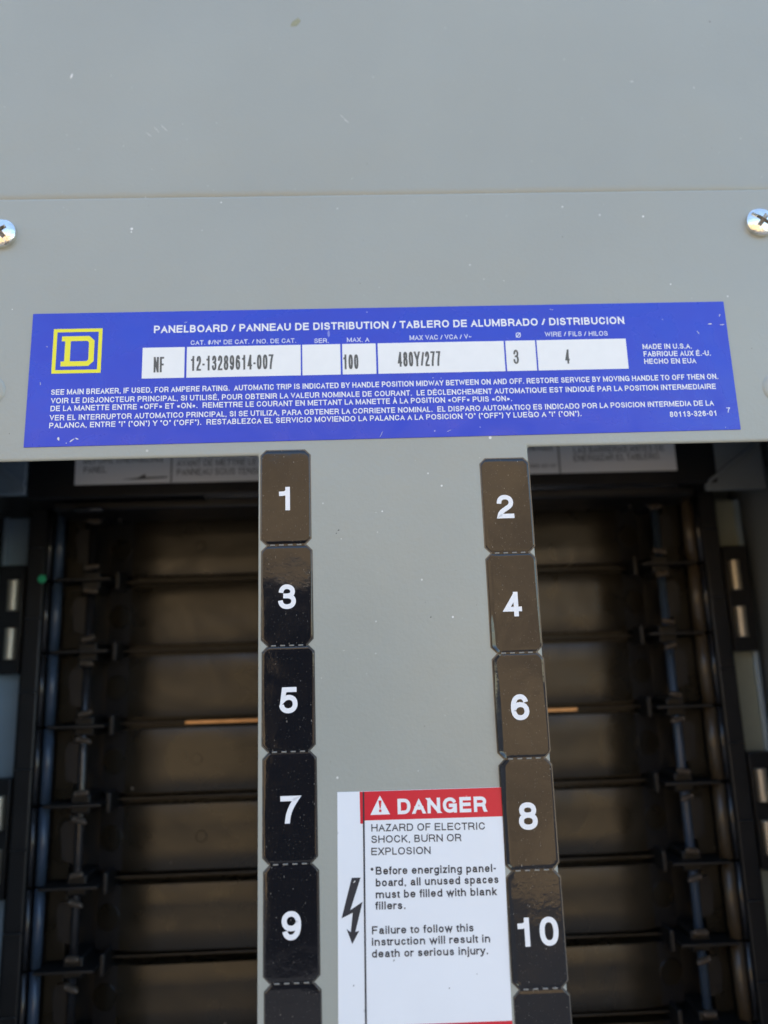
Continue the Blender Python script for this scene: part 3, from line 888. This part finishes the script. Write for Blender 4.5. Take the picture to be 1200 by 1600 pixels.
# ---- numbered stickers
def sticker(num, uc, vtop, vbot, roll, seed, curl=0):
    """glossy laminate, chamfered corners, edges rolling down onto the cover"""
    rnd = random.Random(seed)
    hw = 6.3
    ch = 1.35
    nu, nv = 40, 64
    ph = [rnd.uniform(0, 6.28) for _ in range(6)]
    vs, fs = [], []
    H = .15
    for b in range(nv + 1):
        t = b / nv
        v = vtop + (vbot - vtop) * (t + .004 * math.sin(2 * math.pi * t * 2))
        dv = min(v - vbot, vtop - v)
        half = hw - max(0, ch - dv)
        for a in range(nu + 1):
            q = -1 + 2 * a / nu
            q = math.copysign(1 - (1 - abs(q)) ** 1.35, q)
            x = q * half
            dl_, dr_ = half + x, half - x
            lw = roll[0] * (1 + .5 * math.sin(t * 5 + ph[0])); rw = roll[1] * (1 + .5 * math.sin(t * 4 + ph[1]))
            hh = H * (1 - math.exp(-(dl_ + .02) / lw)) * (1 - math.exp(-(dr_ + .02) / rw)) * (1 - math.exp(-(dv + .05) / .16))
            hh += curl * max(0, 1 - dl_ / 1.5) ** 2 * (.35 + .65 * max(0, math.sin(t * 3.4 + ph[3])))
            vs.append(P(uc + x, v, hh + .03))
    for b in range(nv):
        for a in range(nu):
            k = b * (nu + 1) + a
            fs.append((k, k + nu + 1, k + nu + 2, k + 1))
    o = mesh_obj('number_sticker', vs, fs, M['sticker'], smooth=True)
    C_(o, 'glossy black sticker numbered %d' % num)
    # clear laminate rim round it
    rim, inn = [], []
    def octo(d):
        h, c = hw + d, ch + d * .41
        return [(uc - h + c, vtop + d), (uc + h - c, vtop + d), (uc + h, vtop - c + d), (uc + h, vbot + c - d),
                (uc + h - c, vbot - d), (uc - h + c, vbot - d), (uc - h, vbot + c - d), (uc - h, vtop - c + d)]
    prism('clear_rim', octo(.28), .0, .06, M['sticker_rim'], o, bev=.03)
    # perforation tabs bridging to the next sticker
    tabs_v, tabs_f = [], []
    for k in range(4):
        u = uc - 3.4 + 2.25 * k
        vv, ff = box_vf(u - .62, u + .62, vbot - .48, vbot - .12, .02, .19)
        n = len(tabs_v)
        tabs_v += vv
        tabs_f += [tuple(x + n for x in f) for f in ff]
    tb = mesh_obj('perforated_tabs', tabs_v, tabs_f, M['tabs'], o)
    bevel(tb, .08, 1)
    box('tear_strip', uc - 4.7, uc + 4.7, vbot - .62, vbot + .02, .0, .11, M['sticker'], o)
    # numeral
    base = vtop - 15.95
    sl = -.028
    txt = str(num)
    wd = 4.75 if len(txt) == 1 else 10.3
    h = 6.2
    uc += {2: -.55, 4: -.3, 6: -.3, 8: -.2}.get(num, 0)
    lettering('numeral', txt, (uc - wd / 2, base - sl * -wd / 2), (uc + wd / 2, base + sl * wd / 2), h, .19, H + .06, M['white_ink'], o,
              label='white numeral %d' % num)
    return o
for k in range(6):
    vt = -.05 - 25.35 * k
    sticker(2 * k + 1, -3.42 + .0082 * 25.35 * (k + .5), vt, vt - 24.75, (.09, .13 if k < 3 else .10), 10 + k)
roll2 = [0, .3, .7, .8, .5, .1]
for k in range(6):
    vt = -3.65 - 25.3 * k
    sticker(2 * k + 2, 53.95 + .0039 * 25.3 * (k + .5) + (.05 if k else .1), vt, vt - 24.75, (.08 if k else .10, .10), 30 + k, roll2[k])

# ---- dirt: flecks and chips lying on the two plates, joined as stuff
vs, fs = [], []
def add_fleck(u, v, ru, rv, ang, w, rnd, n=7):
    b = len(vs)
    for k in range(n):
        a = 2 * math.pi * k / n
        q = rnd.uniform(.6, 1.1)
        x, y = ru * q * math.cos(a), rv * q * math.sin(a)
        vs.append(P(u + x * math.cos(ang) - y * math.sin(ang), v + x * math.sin(ang) + y * math.cos(ang), w))
    vs.append(P(u, v, w + min(ru, rv) * .3))
    for k in range(n): fs.append((b + k, b + (k + 1) % n, b + n))
rnd = random.Random(5)
for _ in range(380):
    u, v = rnd.uniform(-90, 150), rnd.uniform(-140, 140)
    if v < -1 and not (5.5 < u < 46): continue
    if -73 < u < 119 and 1 < v < 41: continue
    if v < -85 and u > 6: continue
    s = .04 + .11 * rnd.random() ** 4
    add_fleck(u, v, s * rnd.uniform(1, 2), s, rnd.uniform(0, 3), 0.005 if v < 75.2 else -3.395, rnd)
for a in ((101.2, 114.4, .55, .16, 0), (-66.3, 118, .3, .9, -.3), (14.6, 102, .1, 1.3, .8), (13.4, 103.4, .07, .9, .7), (-40.7, 99.5, .07, 1.6, .7), (-38.6, 100.1, .06, 1.8, .75), (-43, 98, .06, 1.4, .9), (119.8, 112, .25, .2, 0)):
    add_fleck(*a, -3.39, rnd)
f1 = mesh_obj('dust_flecks', vs, fs, M['fleck'])
f1['kind'] = 'stuff'; f1['label'] = 'pale dust flecks scattered over the grey plates'; f1['category'] = 'dust'
vs, fs = [], []
for _ in range(70):
    u, v = rnd.uniform(-90, 150), rnd.uniform(-84, 140)
    if v < -1 and not (5.5 < u < 46): continue
    if -73 < u < 119 and 1 < v < 41: continue
    s = .06 + .12 * rnd.random() ** 3
    add_fleck(u, v, s * rnd.uniform(1, 1.6), s, rnd.uniform(0, 3), 0.005 if v < 75.2 else -3.395, rnd)
for a in ((10.2, -21.6, .35, .2, .3), (9.6, -22.4, .2, .15, .3), (-57, 76.6, .15, .6, 0), (127.5, 135.6, .3, .3, 0)):
    add_fleck(*a, .005 if a[1] < 75 else -3.39, rnd)
f2 = mesh_obj('dark_specks', vs, fs, M['fleck_dark'])
f2['kind'] = 'stuff'; f2['label'] = 'dark specks of grit scattered over the grey plates'; f2['category'] = 'grit'
sm = fleck('paint_smudge', .2, 136.2, 2.2, 1.2, .9, -3.4, M['smudge'], None, 3)
sm['label'] = 'olive smudge on the upper plate near the top edge'
sm['category'] = 'smudge'
